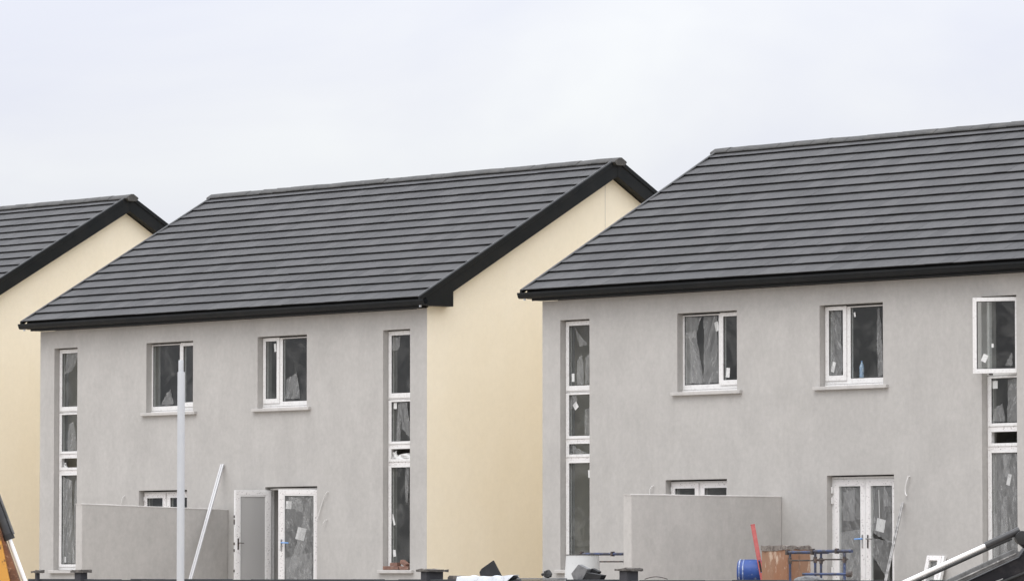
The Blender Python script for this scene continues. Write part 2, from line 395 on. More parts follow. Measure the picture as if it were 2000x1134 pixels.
def casement(h, X, xl, z0, z1, order, sill=True, st=(), fl=()):
    """two-light window: 'FS' fixed light then opening sash, 'SF' the other way about"""
    xr = xl + 1.52; mid = xl + (.955 if order == 'FS' else .565)
    # clear lights
    if order == 'FS': fix = (xl + .045, mid - .035); sash = (mid + .09, xr - .10)
    else: sash = (xl + .10, mid - .09 - .02); fix = (mid + .05, xr - .05)
    fz = (3.955, 5.185); sz = (4.012, 5.155)
    mb = MB().plate(xl + X, xr + X, 3.868, z1 - .034, [(X + fix[0], X + fix[1], *fz), (X + sash[0], X + sash[1], *sz)], .135, .205)
    mb.plate(X + sash[0] - .075, X + sash[1] + .075, sz[0] - .085, sz[1] + .062, [(X + sash[0] + .006, X + sash[1] - .006, sz[0] + .006, sz[1] - .006)], .115, .134)
    w = mb.build('casement_window', 'pvc', h, bevel=.004)
    MB().box(X + xl + .002, X + xr - .002, .122, .20, 3.832, 3.862).build('sill_extender', 'pvc', w, bevel=.003)
    pane(w, X + fix[0], X + fix[1], *fz, .155); pane(w, X + sash[0], X + sash[1], *sz, .15)
    MB().box(X + xl + .002, X + xr - .002, .207, T + .03, 3.80, 3.922).build('inner_sill', 'pvc', w)
    if sill: MB().box(X + xl - .12, X + xr + .13, -.07, .134, 3.765, 3.828).build('window_sill', 'sill', w, bevel=.008)
    stickers(w, [(X + a, b, c, d, e) for a, b, c, d, e in st], .147)
    films(w, [[(X + a, b) for a, b in p] for p in fl], .147)
    return w

def ground_window(h, X, xl, z1, taped=True):
    xr = xl + 1.57; m = (xl + xr) / 2
    L = (xl + .115, m - .14); Rr = (m + .09, xr - .115); z0 = 1.18; zt = z1 - .145
    mb = MB().plate(X + xl, X + xr, 1.09, z1 - .028, [(X + L[0], X + L[1], z0, zt), (X + Rr[0], X + Rr[1], z0, zt)], .135, .205)
    w = mb.build('kitchen_window', 'pvc', h, bevel=.004)
    for a, b in (L, Rr):
        f = MB().plate(X + a - .085, X + b + .085, z0 - .075, zt + .09, [(X + a + .006, X + b - .006, z0 + .006, zt - .006)], .115, .134)
        f.build('sash', 'taped', w, bevel=.003)
        MB().plate(X + a - .02, X + b + .02, z0 - .02, zt + .02, [(X + a + .007, X + b - .007, z0 + .007, zt - .007)], .110, .1145).build('glazing_bead', 'pvc', w)
        pane(w, X + a, X + b, z0, zt, .15)
    MB().box(X + xl + .03, X + xl + .055, .10, .134, zt - .06, zt + .02).build('hinge', 'pvc', w)
    MB().box(X + xl - .1, X + xr + .1, -.07, .134, 1.02, 1.085).build('window_sill', 'sill', w, bevel=.008)
    return w

def door_leaf(w, TT, wd, zt, hinge_side, handle_side, handle_mat, st=(), fl=(), both=False, notches=0):
    """one glazed leaf, built flat from x=0 (hinge) to x=wd, then swung by TT"""
    a, b = (.0, wd) if hinge_side == 'L' else (-wd, .0)
    z0 = .19; bot = .33; top = zt - .125
    lf = MB(TT).plate(a, b, z0, zt, [(a + .125, b - .115, bot, top)], -.035, .035).build('door_leaf', 'pvc', w, bevel=.004)
    for ya, yb in ((-.0385, -.035), (.035, .0385)):
        if ya > 0 and not both: continue
        for x0, x1 in ((a + .03, a + .098), (b - .088, b - .03)):
            MB(TT).box(x0, x1, ya, yb, z0 + .04, zt - .04).build('protective_tape', 'taped', w)
        MB(TT).box(a + .099, b - .089, ya, yb, top + .03, zt - .035).build('protective_tape', 'taped', w)
    MB(TT).box(a + .11, b - .10, -.008, .014, bot - .012, top + .012).build('pane', 'glass', w)
    if handle_side:
        hx = a + .062 if handle_side == 'L' else b - .06; s_ = 1 if handle_side == 'L' else -1
        MB(TT).box(hx - .016, hx + .016, -.047, -.0385, 1.03, 1.26).build('handle_plate', 'dark_steel' if handle_mat != 'blue_handle' else 'alu', w, bevel=.004)
        MB(TT).path([(hx, -.045, 1.19), (hx, -.085, 1.19), (hx + s_ * .03, -.095, 1.19), (hx + s_ * .14, -.092, 1.185)], .013).build('handle', handle_mat, w, smooth=True)
        if both:
            MB(TT).box(a + .127, b - .117, .0155, .018, bot + .003, top - .003).build('plastic_film', 'grey_layer', w)  # even grey half-clear layer over the pane of this leaf
            MB(TT).box(hx - .016, hx + .016, .0385, .047, 1.06, 1.28).build('handle_plate', 'dark_steel', w, bevel=.004)
            MB(TT).path([(hx, .045, 1.19), (hx, .085, 1.19), (hx + s_ * .03, .095, 1.19), (hx + s_ * .10, .092, 1.185)], .009).build('handle', 'dark_steel', w, smooth=True)
    if notches:
        e = a if handle_side == 'L' else b
        for zc in (.32, .62, 1.02, 1.15, 1.55, 1.68):
            MB(TT).box(e + .0005, e + .012, -.022, .016, zc, zc + (.05 if zc != 1.55 else .10)).build('lock_bolt', 'dark_steel', w)
    stickers(w, st, -.011, TT)
    films(w, fl, -.014, TT)
    return lf

def house(name, X, dz, label, kind):
    global ORG
    h = thing(name, (X, 0, 0), label, 'house', 'pairs of new houses in a row')
    if kind: 
        oT = .08 if kind == 2 else 0
        tl = (.485, .79); tr_ = 10.955
        wins = dict(A=(3.585, 5.105), B=(7.15, 8.67))
        door = (7.315 + oT, 8.915 + oT)
        gx = 3.275 + oT
        holes = [(X + .485, X + 1.275, .60, 5.235), (X + tr_, X + tr_ + .79, .60, 5.235),
                 (X + 3.585, X + 5.105, 3.77, 5.24), (X + 7.15, X + 8.67, 3.77, 5.24),
                 (X + gx, X + gx + 1.57, 1.03, 2.265), (X + door[0], X + door[1], .12, 2.285)]
    else: holes = []
    mb = MB().plate(X, X + W - .004, -.35, 5.60, holes, 0, T)
    mb.build('front_wall', 'render', h)
    for side in (0, 1):
        x0 = X + (0 if not side else W - .3); x1 = x0 + .3
        MB().prism([(T + .002 if not side else .004, -.35), (2 * D2, -.35), (2 * D2, 5.60), (2 * D2, zr(0) - .35), (D2, ZA - .33), (.004 if side else T + .002, zr(0) - .35)], x0, x1, 'x').build('gable_wall', 'cream', h)
    MB().box(X + .302, X + W - .302, 2 * D2 - .3, 2 * D2 - .002, -.35, 5.6).build('rear_wall', 'render', h)
    if kind:
        MB().box(X + W, X + W + .004, D2 - .153, D2 - .146, 1.0, 8.18).build('movement_joint', 'render_b', h)
        # inside: floors, ceilings, walls between the rooms
        i0, i1 = X + .302, X + W - .302
        MB().box(i0, i1, T + .004, 9.2, .04, .17).build('floor_slab', 'floor', h)
        MB().box(i0, i1, 1.7, 9.2, 2.66, 2.92).build('floor_slab', 'plaster', h)
        MB().box(i0, i1, T + .004, 9.2, 5.34, 5.42).build('ceiling', 'plaster', h)
        pw = MB().box(i0, i1, 3.9, 4.05, .18, 2.65).box(i0, i1, 3.9, 4.05, 2.93, 5.33)
        for xx in (2.3, 6.1, 9.8):
            pw.box(X + xx, X + xx + .16, T + .01, 3.89, .18, 2.652).box(X + xx, X + xx + .16, T + .01, 3.89, 2.654, 5.33)
        pw.build('partition_wall', 'plaster', h)
    # ---- roof
    rnd = random.Random(int(abs(X) * 10))
    n = 16; v0 = -.355; step = (D2 - .02 - v0) / n
    mb = MB(); tw = .333
    for side in (1, -1):
        for c in range(n):
            va, vb = v0 + c * step, v0 + (c + 1) * step + .045
            off = -.19 - (0 if c % 2 else tw / 2)
            x = off
            while x < W + .17:
                xa, xb = max(x, -.185), min(x + tw, W + .185)
                x += tw
                if xb - xa < .03: continue
                j1, j2, j3 = rnd.uniform(-.002, .002), rnd.uniform(-.002, .002), rnd.uniform(-.003, .003)
                P = lambda u, v, d: (X + u, v if side > 0 else 2 * D2 - v, zr(v) + d)
                xa += .0025; xb -= .0025
                lo, hi = .018, .047
                mb.hexa([P(xa, va + j3 + .028, lo + j1), P(xb, va + j3 + .028, lo + j2), P(xb, vb, -.026), P(xa, vb, -.026),
                         P(xa, va + j3, hi + j1), P(xb, va + j3, hi + j2), P(xb, vb, .002), P(xa, vb, .002)])
    rf = mb.build('roof', 'tile', h)
    MB().prism([(-.22, zr(-.22) - .03), (D2, ZA - .03), (2 * D2 + .22, zr(-.22) - .03), (2 * D2 + .2, zr(-.22) - .12), (D2, ZA - .15), (-.2, zr(-.22) - .12)], X + .002, X + W - .002, 'x').build('underlay', 'underlay', rf)
    # ridge: short angled tiles, each bedded a little differently
    mb = MB(); x = -.29
    while x < W + .28:
        x1 = min(x + .45, W + .30); a, b = rnd.uniform(-.006, .006), rnd.uniform(-.006, .006)
        prof = [(D2 - .165, ZA - .045), (D2 - .15, ZA - .018), (D2 - .03, ZA + .052), (D2 + .03, ZA + .052), (D2 + .15, ZA - .018), (D2 + .165, ZA - .045), (D2 + .1, ZA - .10), (D2 - .1, ZA - .10)]
        mb.add([(X + x, p, q + a) for p, q in prof] + [(X + x1 - .008, p, q + b) for p, q in prof],
               [list(range(8))[::-1], list(range(8, 16))] + [(i, (i + 1) % 8, (i + 1) % 8 + 8, i + 8) for i in range(8)])
        x = x1
    mb.build('ridge_capping', 'ridge', rf)
    for side in (0, 1):
        xa, xb = (X - OV, X - .003) if not side else (X + W + .003, X + W + OV)
        za = lambda v: zr(v) - .035
        for fb in (1, -1):
            mir = lambda q: (q[0] if fb > 0 else 2 * D2 - q[0], q[1])
            poly = [(-.205, 5.645), (.49, 5.645), (.49, zr(.49) - .318), (D2 - .0015, ZA - .318), (D2 - .0015, za(D2)), (-.205, za(-.205))]
            if fb < 0: poly = [(-.205, 5.645), (.49, 5.645), (.49, zr(.49) - .318), (D2 - .0015, ZA - .318), (D2 - .0015, za(D2)), (-.205, za(-.205))]
            MB().prism([mir(q) for q in poly], xa, xb, 'x').build('bargeboard', 'black_pvc', h, bevel=.004)
            cx0, cx1 = (xa - .018, xa + .03) if not side else (xb - .03, xb + .018)
            cap = [(-.37, zr(-.37) - .045), (D2 - .12, zr(D2 - .12) - .045), (D2 - .12, zr(D2 - .12) + .052), (-.37, zr(-.37) + .052)]
            cap_o = MB().prism([mir(q) for q in cap], cx0, cx1, 'x').build('verge_cap', 'black_pvc', h, bevel=.006)
            lip = [(-.36, zr(-.36) + .035), (D2 - .14, zr(D2 - .14) + .035), (D2 - .14, zr(D2 - .14) + .062), (-.36, zr(-.36) + .062)]
            MB().prism([mir(q) for q in lip], (cx0 - .014 if side else cx1 + .001), (cx0 - .001 if side else cx1 + .014), 'x').build('edge_highlight', 'lip', cap_o)  # pale strip painting in the sky highlight along the verge cap
        MB().box(X - .197 if not side else X + W + .05, X - .05 if not side else X + W + .197, -.232, -.207, 5.66, 5.75).build('fascia_end', 'black_pvc', h)
    MB().box(X - .04, X + W + .04, -.232, -.207, 5.603, 5.775).build('fascia', 'black_pvc', h, bevel=.003)
    MB().box(X - .002, X + W + .002, -.206, -.001, 5.606, 5.622).build('soffit', 'black_pvc', h)
    g = [(-.234, 5.752), (-.234, 5.665), (-.262, 5.648), (-.325, 5.648), (-.352, 5.672), (-.362, 5.712), (-.372, 5.72), (-.372, 5.757), (-.358, 5.757), (-.352, 5.725), (-.335, 5.68), (-.30, 5.665), (-.27, 5.665), (-.246, 5.68), (-.246, 5.752)]
    gt = MB().prism(g, X - .29, X + W + .30, 'x').build('gutter', 'black_pvc', h)
    for xx in (-.17, W + .14): MB().tube((X + xx, -.29, 5.615), (X + xx, -.29, 5.65), .024).build('gutter_gap_spot', 'sheet', gt)  # added white stubs standing in for brightness seen through the gutter-end gap
    # ---- windows and doors
    if kind == 2:
        w = tall_window(h, X, .485, st=[(.69, .88, .05, .12, 0)],
            fl=[[(.76, 3.12), (1.1, 3.12), (.98, 3.72), (.80, 3.68)], [(.60, .80), (1.0, .80), (.92, 2.5), (.62, 2.58)], [(.95, .80), (1.17, .80), (1.16, 2.55), (1.02, 2.5)], [(.66, 4.7), (.9, 4.75), (1.15, 5.12), (.70, 5.12)]],
            bits=[(.61, 2.77, .75, 2.87)])
        tall_window(h, X, 10.955, st=[(11.59, 4.98, .04, .16, 0), (11.14, 3.79, .09, .12, 0), (11.09, 1.62, .05, .22, 18), (11.12, .98, .08, .13, 8)],
            fl=[[(11.35, 3.35), (11.62, 3.12), (11.50, 3.84), (11.27, 3.86)], [(11.18, 3.12), (11.30, 3.12), (11.32, 3.8), (11.24, 3.84)], [(11.45, 1.95), (11.52, 1.95), (11.56, 2.6), (11.44, 2.6)], [(11.05, 4.85), (11.25, 4.85), (11.3, 5.1), (11.07, 5.1)]],
            bits=[(11.06, 2.77, 11.25, 2.93), (11.2, 2.765, 11.66, 2.88)])
        casement(h, X, 3.585, 3.77, 5.24, 'FS', fl=[[(3.9, 3.98), (4.3, 3.98), (4.2, 4.3), (4.05, 4.2)]])
        casement(h, X, 7.15, 3.77, 5.24, 'SF', st=[(7.52, 5.02, .06, .16, 6)], fl=[[(7.85, 4.0), (8.3, 4.0), (8.2, 4.5), (7.88, 4.4)]])
        ground_window(h, X, 3.355, 2.265)
        d0, d1 = 7.395, 8.995
    elif kind == 3:
        tall_window(h, X, .485, open_vent=False, st=[(.67, 4.18, .07, .15, 0), (.74, 3.66, .11, .12, 35), (1.10, 2.41, .05, .14, 4)],
            fl=[[(.735, 5.09), (.74, 5.08), (1.06, 4.78), (.855, 4.73)], [(.78, 4.05), (.98, 4.05), (.93, 4.62), (.80, 4.5)], [(1.0, 4.05), (1.1, 4.05), (1.12, 4.6), (1.02, 4.55)], [(.98, 3.13), (1.14, 3.13), (1.12, 3.62), (1.0, 3.6)], [(.60, 3.6), (.75, 3.65), (.8, 3.85), (.62, 3.85)], [(.66, 2.78), (1.1, 2.78), (.9, 2.83), (.66, 2.95)]])
        tall_window(h, X, 10.955, swung=True, label='tall window with its top sash swung out', st=[(11.11, 3.755, .13, .13, 0), (11.42, 2.16, .08, .19, -14)],
            fl=[[(11.4, 3.13), (11.62, 3.13), (11.62, 3.84), (11.42, 3.84)], [(11.06, 3.13), (11.35, 3.13), (11.3, 3.45), (11.1, 3.35)], [(11.2, .8), (11.4, .8), (11.38, 1.9), (11.27, 1.85)], [(11.055, .79), (11.65, .79), (11.65, 2.61), (11.055, 2.61)], [(11.32, 2.2), (11.45, 2.2), (11.45, 2.58), (11.3, 2.58)], [(11.06, .8), (11.2, .8), (11.15, 1.6), (11.07, 1.6)]])
        casement(h, X, 3.585, 3.77, 5.24, 'FS', st=[(4.45, 4.98, .09, .17, 15), (4.73, 4.15, .09, .17, -6)],
            fl=[[(3.64, 3.97), (4.12, 3.97), (3.92, 4.9), (3.64, 4.9)], [(3.64, 4.8), (3.9, 4.8), (4.08, 5.16), (3.66, 5.17)], [(3.80, 4.0), (4.1, 3.98), (3.9, 4.6), (3.76, 4.9)], [(4.11, 3.97), (4.48, 3.98), (4.47, 5.16), (4.12, 5.17)]])
        casement(h, X, 7.15, 3.77, 5.24, 'SF', st=[(7.34, 4.17, .08, .18, -18), (7.86, 5.06, .04, .08, 10), (8.58, 4.78, .06, .16, 0)],
            fl=[[(8.40, 3.98), (8.55, 3.98), (8.46, 5.15), (8.40, 5.15)], [(7.27, 4.03), (7.55, 4.03), (7.54, 5.13), (7.3, 5.13)]])
        ground_window(h, X, 3.275, 2.265)
        d0, d1 = 7.315, 8.915
    if kind:
        w = MB().plate(X + d0, X + d1, .125, 2.262, [(X + d0 + .045, X + d1 - .045, .18, 2.225)], .125, .20).build('patio_door', 'pvc', h, bevel=.003)
        zt = 2.222; wd = (d1 - d0) / 2 - .05
        if kind == 2:
            w['label'] = 'white patio door with both glazed leaves standing open'
            T1 = Matrix.Translation((X + d0 + .048, .10, 0)) @ Matrix.Rotation(R(-104), 4, 'Z')
            T2 = Matrix.Translation((X + d1 - .048, .10, 0)) @ Matrix.Rotation(R(46), 4, 'Z')
            wd = .775
            door_leaf(w, T1, wd, zt, 'L', 'R', 'dark_steel', notches=1, both=True)
            door_leaf(w, T2, .80, zt, 'R', 'L', 'blue_handle', st=[(-.60, 1.92, .11, .15, -4), (-.36, 1.36, .17, .24, -14)],
                      fl=[[(-.67, .34), (-.12, .34), (-.12, 2.08), (-.67, 2.08)], [(-.66, .55), (-.52, .5), (-.25, 1.2), (-.42, 1.25)], [(-.42, 1.25), (-.25, 1.2), (-.16, 2.05), (-.22, 2.05)], [(-.62, 1.9), (-.3, 1.75), (-.35, 2.05), (-.6, 2.08)], [(-.66, .40), (-.15, .40), (-.15, 1.0), (-.66, .9)]])
        else:
            w['label'] = 'white patio door with both leaves shut'
            T1 = Matrix.Translation((X + d0 + .047, .155, 0)); T2 = Matrix.Translation((X + d1 - .047, .155, 0))
            door_leaf(w, T1, wd, zt, 'L', 'R', 'blue_handle', fl=[[(.13, .34), (.63, .34), (.63, 2.08), (.13, 2.08)], [(.15, .36), (.62, .36), (.62, 1.35), (.15, 1.3)], [(.2, 1.5), (.5, 1.5), (.5, 2.05), (.22, 2.0)]])
            door_leaf(w, T2, wd, zt, 'R', 'L', 'alu', st=[(-.41, 1.42, .20, .22, -12), (-.44, 1.78, .015, .5, 2)],
                      fl=[[(-.62, 1.3), (-.13, 1.1), (-.13, 2.08), (-.62, 2.08)], [(-.6, .9), (-.2, .45), (-.14, 1.15), (-.6, 1.2)], [(-.32, 2.08), (-.30, 2.09), (-.13, 1.75), (-.33, 1.74)]])
            for zc in (.60, 1.80, 1.98): MB().box(X + d0 + .012, X + d0 + .048, .085, .124, zc, zc + .11).build('hinge', 'pvc', w)
    if dz: h.location.z = dz
    return h

house('semi_detached_house', -30.25, .165, 'leftmost house, only its cream gable in view behind the orange digger arm', None)
house('semi_detached_house', -14.64, 0, 'pair of grey rendered houses with cream gable and both patio door leaves open', 2)
house('semi_detached_house', .84, 0, 'pair of grey rendered houses with a window sash swung out and shut patio doors', 3)

# ------------------------------------------------------------------ garden dividing walls
def divider(x1, label, slope):
    global ORG
    ORG = Vector((x1 - .1, -1.8, 0))
    mb = MB().hexa([(x1 - .2, -3.62, -.3), (x1, -3.62, -.3), (x1, -.002, -.3), (x1 - .2, -.002, -.3),
                    (x1 - .2, -3.62, 1.93), (x1, -3.62, 1.93), (x1, -.002, 1.93 - slope), (x1 - .2, -.002, 1.93 - slope)])
    o = mb.build('dividing_wall', 'render_b', None, bevel=.012, loc=(x1 - .1, -1.8, 0)); tag(o, label, 'wall', 'rendered walls between the back gardens')
    rnd = random.Random(int(x1 * 7)); n = 14; pts = []
    for k in range(n + 1):
        y = -3.626 + (3.622) * k / n; z = 1.932 - slope * k / n; j = rnd.uniform(-.006, .006)
        pts += [(x1 - .203, y, z - .004), (x1 + .003 + j * .3, y, z - .018 + j), (x1 + .004 + j * .3, y, z + .003), (x1 - .03, y, z + .014 + j * .5), (x1 - .17, y, z + .014 + j * .5), (x1 - .204, y, z + .003)]
    fs = [list(range(6))[::-1], [n * 6 + i for i in range(6)]] + [(k * 6 + i, k * 6 + (i + 1) % 6, k * 6 + 6 + (i + 1) % 6, k * 6 + 6 + i) for k in range(n) for i in range(6)]
    MB().add(pts, fs).build('trowelled_top', 'render_b', o)
divider(-8.393, 'grey rendered garden dividing wall behind the tall galvanised pole', .085)
divider(7.051, 'grey rendered garden dividing wall behind the blue barrel and red level', 0.0)

# ------------------------------------------------------------------ ground
def gz(x, y):
    """level round the houses, falling away towards the lane the photo is taken from"""
    t = min(1, max(0, (-y - 7.0) / 9.0)); t = t * t * (3 - 2 * t)
    return -.0 - 1.15 * t
mb = MB(); rnd = random.Random(3); pts = []; fs = []
xs = [-900, -400, -150, -80] + [-50 + 3 * i for i in range(48)] + [110, 160, 400, 900]
ys = [-700, -300, -140, -95] + [-80 + 2.5 * i for i in range(40)] + [30, 60, 150, 400, 900]
for y in ys:
    for x in xs:
        near = -60 < x < 95 and -82 < y < 25
        flat = -4.5 < y < 12
        pts.append((x, y, gz(x, y) + (rnd.uniform(-.05, .05) if near and not flat else 0) - .02))
nx = len(xs)
fs = [(j * nx + i, j * nx + i + 1, (j + 1) * nx + i + 1, (j + 1) * nx + i) for j in range(len(ys) - 1) for i in range(nx - 1)]
ORG = Vector((0, 0, 0))
struct(mb.add(pts, fs).build('ground', 'earth', None, smooth=True))

# ------------------------------------------------------------------ garden wall along the plots
VW = -14.0; ZW = .505
gw = thing('boundary_wall', (15, VW, gz(0, VW)), 'low dark grey block wall with rough topped piers along the plots', 'wall')
rnd = random.Random(5)
mb = MB(); x = 3.95
top = []
while x < 30: 
    x1 = min(x + .44, 30); d = rnd.uniform(-.006, .006)
    mb.box(x + .002, x1 - .002, VW, VW + .2, gz(0, VW) - .1, ZW + d - .03); x = x1
mb.box(3.95, 30, VW - .0, VW + .2, ZW - .03, ZW - .004) if False else None
mb.build('wall_body', 'dark_block', gw)
mb = MB(); x = 3.95
while x < 30:
    x1 = min(x + rnd.uniform(.5, 1.1), 30); d = rnd.uniform(-.008, .008)
    mb.box(x, x1, VW - .012, VW + .212, ZW - .034 + d, ZW + d); x = x1
mb.build('coping', 'dark_block', gw, bevel=.006)
for (px0, wu, wv, zt) in ((5.25, .16, .14, .645), (13.62, .13, .33, .655), (17.85, .16, .22, .665), (4.20, .06, .06, .64)):
    p = MB().box(px0, px0 + wu, VW - .06, VW - .06 + wv, ZW - .5, zt - .03).build('pier', 'dark_block', gw, bevel=.01)
    mb = MB(); a = [(px0 - .05, VW - .10), (px0 + wu + .05, VW - .09), (px0 + wu + .06, VW + wv - .02), (px0 - .03, VW + wv - .02)]
    n = 6; ptsb, ptst = [], []
    for e in range(4):
        for i in range(n):
            t = i / n; q0, q1 = a[e], a[(e + 1) % 4]; jx, jy = rnd.uniform(-.012, .012), rnd.uniform(-.012, .012)
            ptsb.append((q0[0] * (1 - t) + q1[0] * t + jx * .5, q0[1] * (1 - t) + q1[1] * t + jy * .5, zt - .032 + rnd.uniform(-.008, .004)))
            ptst.append((q0[0] * (1 - t) + q1[0] * t + jx, q0[1] * (1 - t) + q1[1] * t + jy, zt + rnd.uniform(-.014, .016)))
    m_ = len(ptsb)
    mb.add(ptsb + ptst, [list(range(m_))[::-1], list(range(m_, 2 * m_))] + [(i, (i + 1) % m_, (i + 1) % m_ + m_, i + m_) for i in range(m_)])
    mb.build('mortar_cap', 'mortar', p)

# ------------------------------------------------------------------ galvanised pole
px_, py_ = 20.605, -24.0
pole = thing('lamp_column', (px_, py_, gz(px_, py_)), 'tall bare galvanised lamp column without a lantern', 'pole')
g0 = gz(px_, py_)
MB().lathe([(.047, g0 - .3), (.047, 1.0), (.0455, 3.04), (.044, 3.055)], (px_, py_, 0), 24).build('shaft', 'galv', pole, smooth=True)
MB().lathe([(.031, 3.05), (.031, 3.19), (.029, 3.20)], (px_ - .006, py_, 0), 20).build('spigot', 'galv', pole, smooth=True)
MB().lathe([(.016, -.05), (.018, -.012), (.010, 0.0)], (px_ + .004, py_ - .044, 1.72), 10, (.6, -.8, 0)).build('bolt', 'galv', pole)
MB().lathe([(.075, g0 - .3), (.075, g0 + .6), (.05, g0 + .72)], (px_, py_, 0), 24).build('base', 'galv', pole, smooth=True)

# ------------------------------------------------------------------ long leaning straight-edges
def leaner(name, foot, topp, w, t, mat, label, cat, lip=.012):
    global ORG
    foot, topp = Vector(foot), Vector(topp)
    d = (topp - foot); L = d.length; d.normalize()
    side = Vector((1, .35, 0)); side = (side - d * side.dot(d)).normalized(); nrm = d.cross(side)
    Tm = Matrix((( side.x, nrm.x, d.x, foot.x), (side.y, nrm.y, d.y, foot.y), (side.z, nrm.z, d.z, foot.z), (0, 0, 0, 1)))
    ORG = foot
    mb = MB(Tm)
    mb.prism([(-w / 2, -t / 2), (-w / 2 + lip, -t / 2), (-w / 2 + lip, -t * .1), (w / 2 - lip, -t * .1), (w / 2 - lip, -t / 2), (w / 2, -t / 2), (w / 2, t / 2), (-w / 2, t / 2)], 0, L, 'z')
    o = mb.build(name, mat, None, loc=foot); return tag(o, label, cat), Tm, L
leaner('plasterers_straightedge', (-7.83, -1.55, .03), (-8.545, -.035, 2.75), .075, .03, 'white_metal', 'long white plasterers straightedge leaning on the grey facade behind the pole', 'straightedge', .03)
leaner('aluminium_screed', (10.455, -1.09, .03), (9.99, -.035, 1.80), .046, .026, 'alu', 'mottled aluminium screed bar leaning beside the shut patio doors', 'screed bar', .014)

# ------------------------------------------------------------------ cable tails
def cable(pts, label, r=.008):
    global ORG
    o = MB().path(pts, r).build('cable_tail', 'cable', None, smooth=True, loc=pts[0])
    tag(o, label, 'cable', 'conduit tails poking out of the facades')
cable([(-5.30, .05, 2.17), (-5.305, -.04, 2.165), (-5.36, -.05, 2.10), (-5.44, -.03, 2.0), (-5.50, -.03, 1.88), (-5.55, -.04, 1.74), (-5.58, -.05, 1.65)], 'long white conduit drooping from the facade right of the open patio doors')
cable([(-5.34, .05, 1.63), (-5.345, -.05, 1.625), (-5.38, -.06, 1.57), (-5.41, -.05, 1.52)], 'short white conduit stub under the long one beside the open patio doors')
cable([(10.13, .05, 2.25), (10.125, -.04, 2.24), (10.10, -.05, 2.16), (10.07, -.05, 2.07), (10.055, -.04, 2.0), (10.07, -.05, 1.95), (10.10, -.05, 1.91)], 'white kinked conduit on the facade above the mottled screed bar', .011)
cable([(-11.735, .05, 2.17), (-11.74, -.04, 2.16), (-11.77, -.06, 2.10), (-11.80, -.05, 2.03), (-11.825, -.05, 1.93)], 'white conduit tail above the dividing wall behind the galvanised pole', .008)
cable([(3.815, .05, 2.165), (3.805, -.04, 2.157), (3.775, -.06, 2.11), (3.757, -.05, 2.05), (3.75, -.05, 1.93)], 'white conduit tail above the dividing wall behind the blue barrel', .009)

# ------------------------------------------------------------------ bottle inside, bricks on the sill
bt = thing('water_bottle', (8.725, .29, 3.924), 'clear blue water bottle standing inside an upstairs window', 'bottle')
MB().lathe([(.038, 3.924), (.042, 3.95), (.042, 4.02), (.036, 4.05), (.042, 4.08), (.042, 4.15), (.030, 4.20), (.015, 4.23), (.015, 4.245)], (8.725, .29, 0), 16).build('body', 'bottle', bt, smooth=True)
MB().lathe([(.017, 4.245), (.017, 4.265)], (8.725, .29, 0), 12).build('cap', 'blue_handle', bt)
MB().box(8.45, 9.45, .225, .355, 3.86, 3.928).build('inner_sill', 'pvc', bpy.data.objects['semi_detached_house.002']) if False else None

def brick(x, y, z, rz, ry, label, s=1.0, L=.215):
    global ORG
    Tm = Matrix.Translation((x, y, z)) @ Matrix.Rotation(R(rz), 4, 'Z') @ Matrix.Rotation(R(ry), 4, 'Y')
    rnd = random.Random(int(x * 1000)); j = lambda: rnd.uniform(-.006, .006)
    l = L / 2; p = [(sx * l + j(), sy * .05 + j(), sz * .0325 + j()) for sz in (-1, 1) for sx, sy in ((-1, -1), (1, -1), (1, 1), (-1, 1))]
    o = MB(Tm).hexa(p).build('brick', 'brick', None, bevel=.006, loc=(x, y, z)); tag(o, label, 'brick', 'bricks dumped on the tall window sill')
sx = -14.64 + 10.955
brick(sx + .14, .03, .698, 3, 0, 'leftmost brick lying flat on the tall window sill')
brick(sx + .37, .025, .698, -4, 0, 'middle brick lying flat on the tall window sill')
brick(sx + .62, .03, .698, 8, 0, 'right brick lying flat on the tall window sill')
brick(sx + .30, .055, .767, 5, 0, 'upper brick laid flat on the bricks at the tall window sill', L=.20)
brick(sx + .585, .05, .785, -6, 24, 'upper brick tilted over on the bricks at the tall window sill', L=.20)

# ------------------------------------------------------------------ yard clutter
gy = -.02
dr = thing('plastic_drum', (4.62, -2.5, gy), 'pale grey open plastic drum with a narrow black rim', 'drum')
MB().lathe([(.325, gy), (.325, .05), (.318, .4), (.308, .62), (.292, .86), (.290, .915), (.278, .915), (.28, .60), (.30, .10), (.02, .06)], (4.62, -2.5, 0), 40).build('body', 'drum', dr, smooth=True)
MB().lathe([(.278, .912), (.296, .912), (.298, .928), (.278, .928)], (4.62, -2.5, 0), 40).build('rim', 'steel_lip', dr, smooth=True)

pal = thing('timber_pallet', (8.5, -2.2, gy), 'stack of timber pallets under the blue barrel', 'pallet')
mb = MB(); zz = gy
for lay in range(3):
    for b in (-.42, 0, .38): mb.box(8.5 + b - .05, 8.5 + b + .05, -2.65, -1.75, zz + .02, zz + .115)
    for i in range(6): mb.box(8.0, 9.0, -2.65 + i * .16, -2.65 + i * .16 + .10, zz + .116, zz + .136)
    for i in (0, 2, 5): mb.box(8.0, 9.0, -2.65 + i * .16, -2.65 + i * .16 + .10, zz, zz + .0195)
    zz += .137
mb.build('pallet_stack', 'wood', pal)
bl = thing('blue_barrel', (8.485, -2.2, zz), 'blue plastic barrel lying on its side beside the brown box', 'barrel')
c = Vector((8.485, -2.2, zz + .222)); ax = Vector((.80, .60, 0)).normalized()
MB().lathe([(.12, -.205), (.19, -.205), (.208, -.19), (.217, -.12), (.220, -.03), (.220, .05), (.216, .13), (.206, .19), (.19, .205), (.05, .205)], c, 36, ax).build('body', 'blue_plastic', bl, smooth=True)
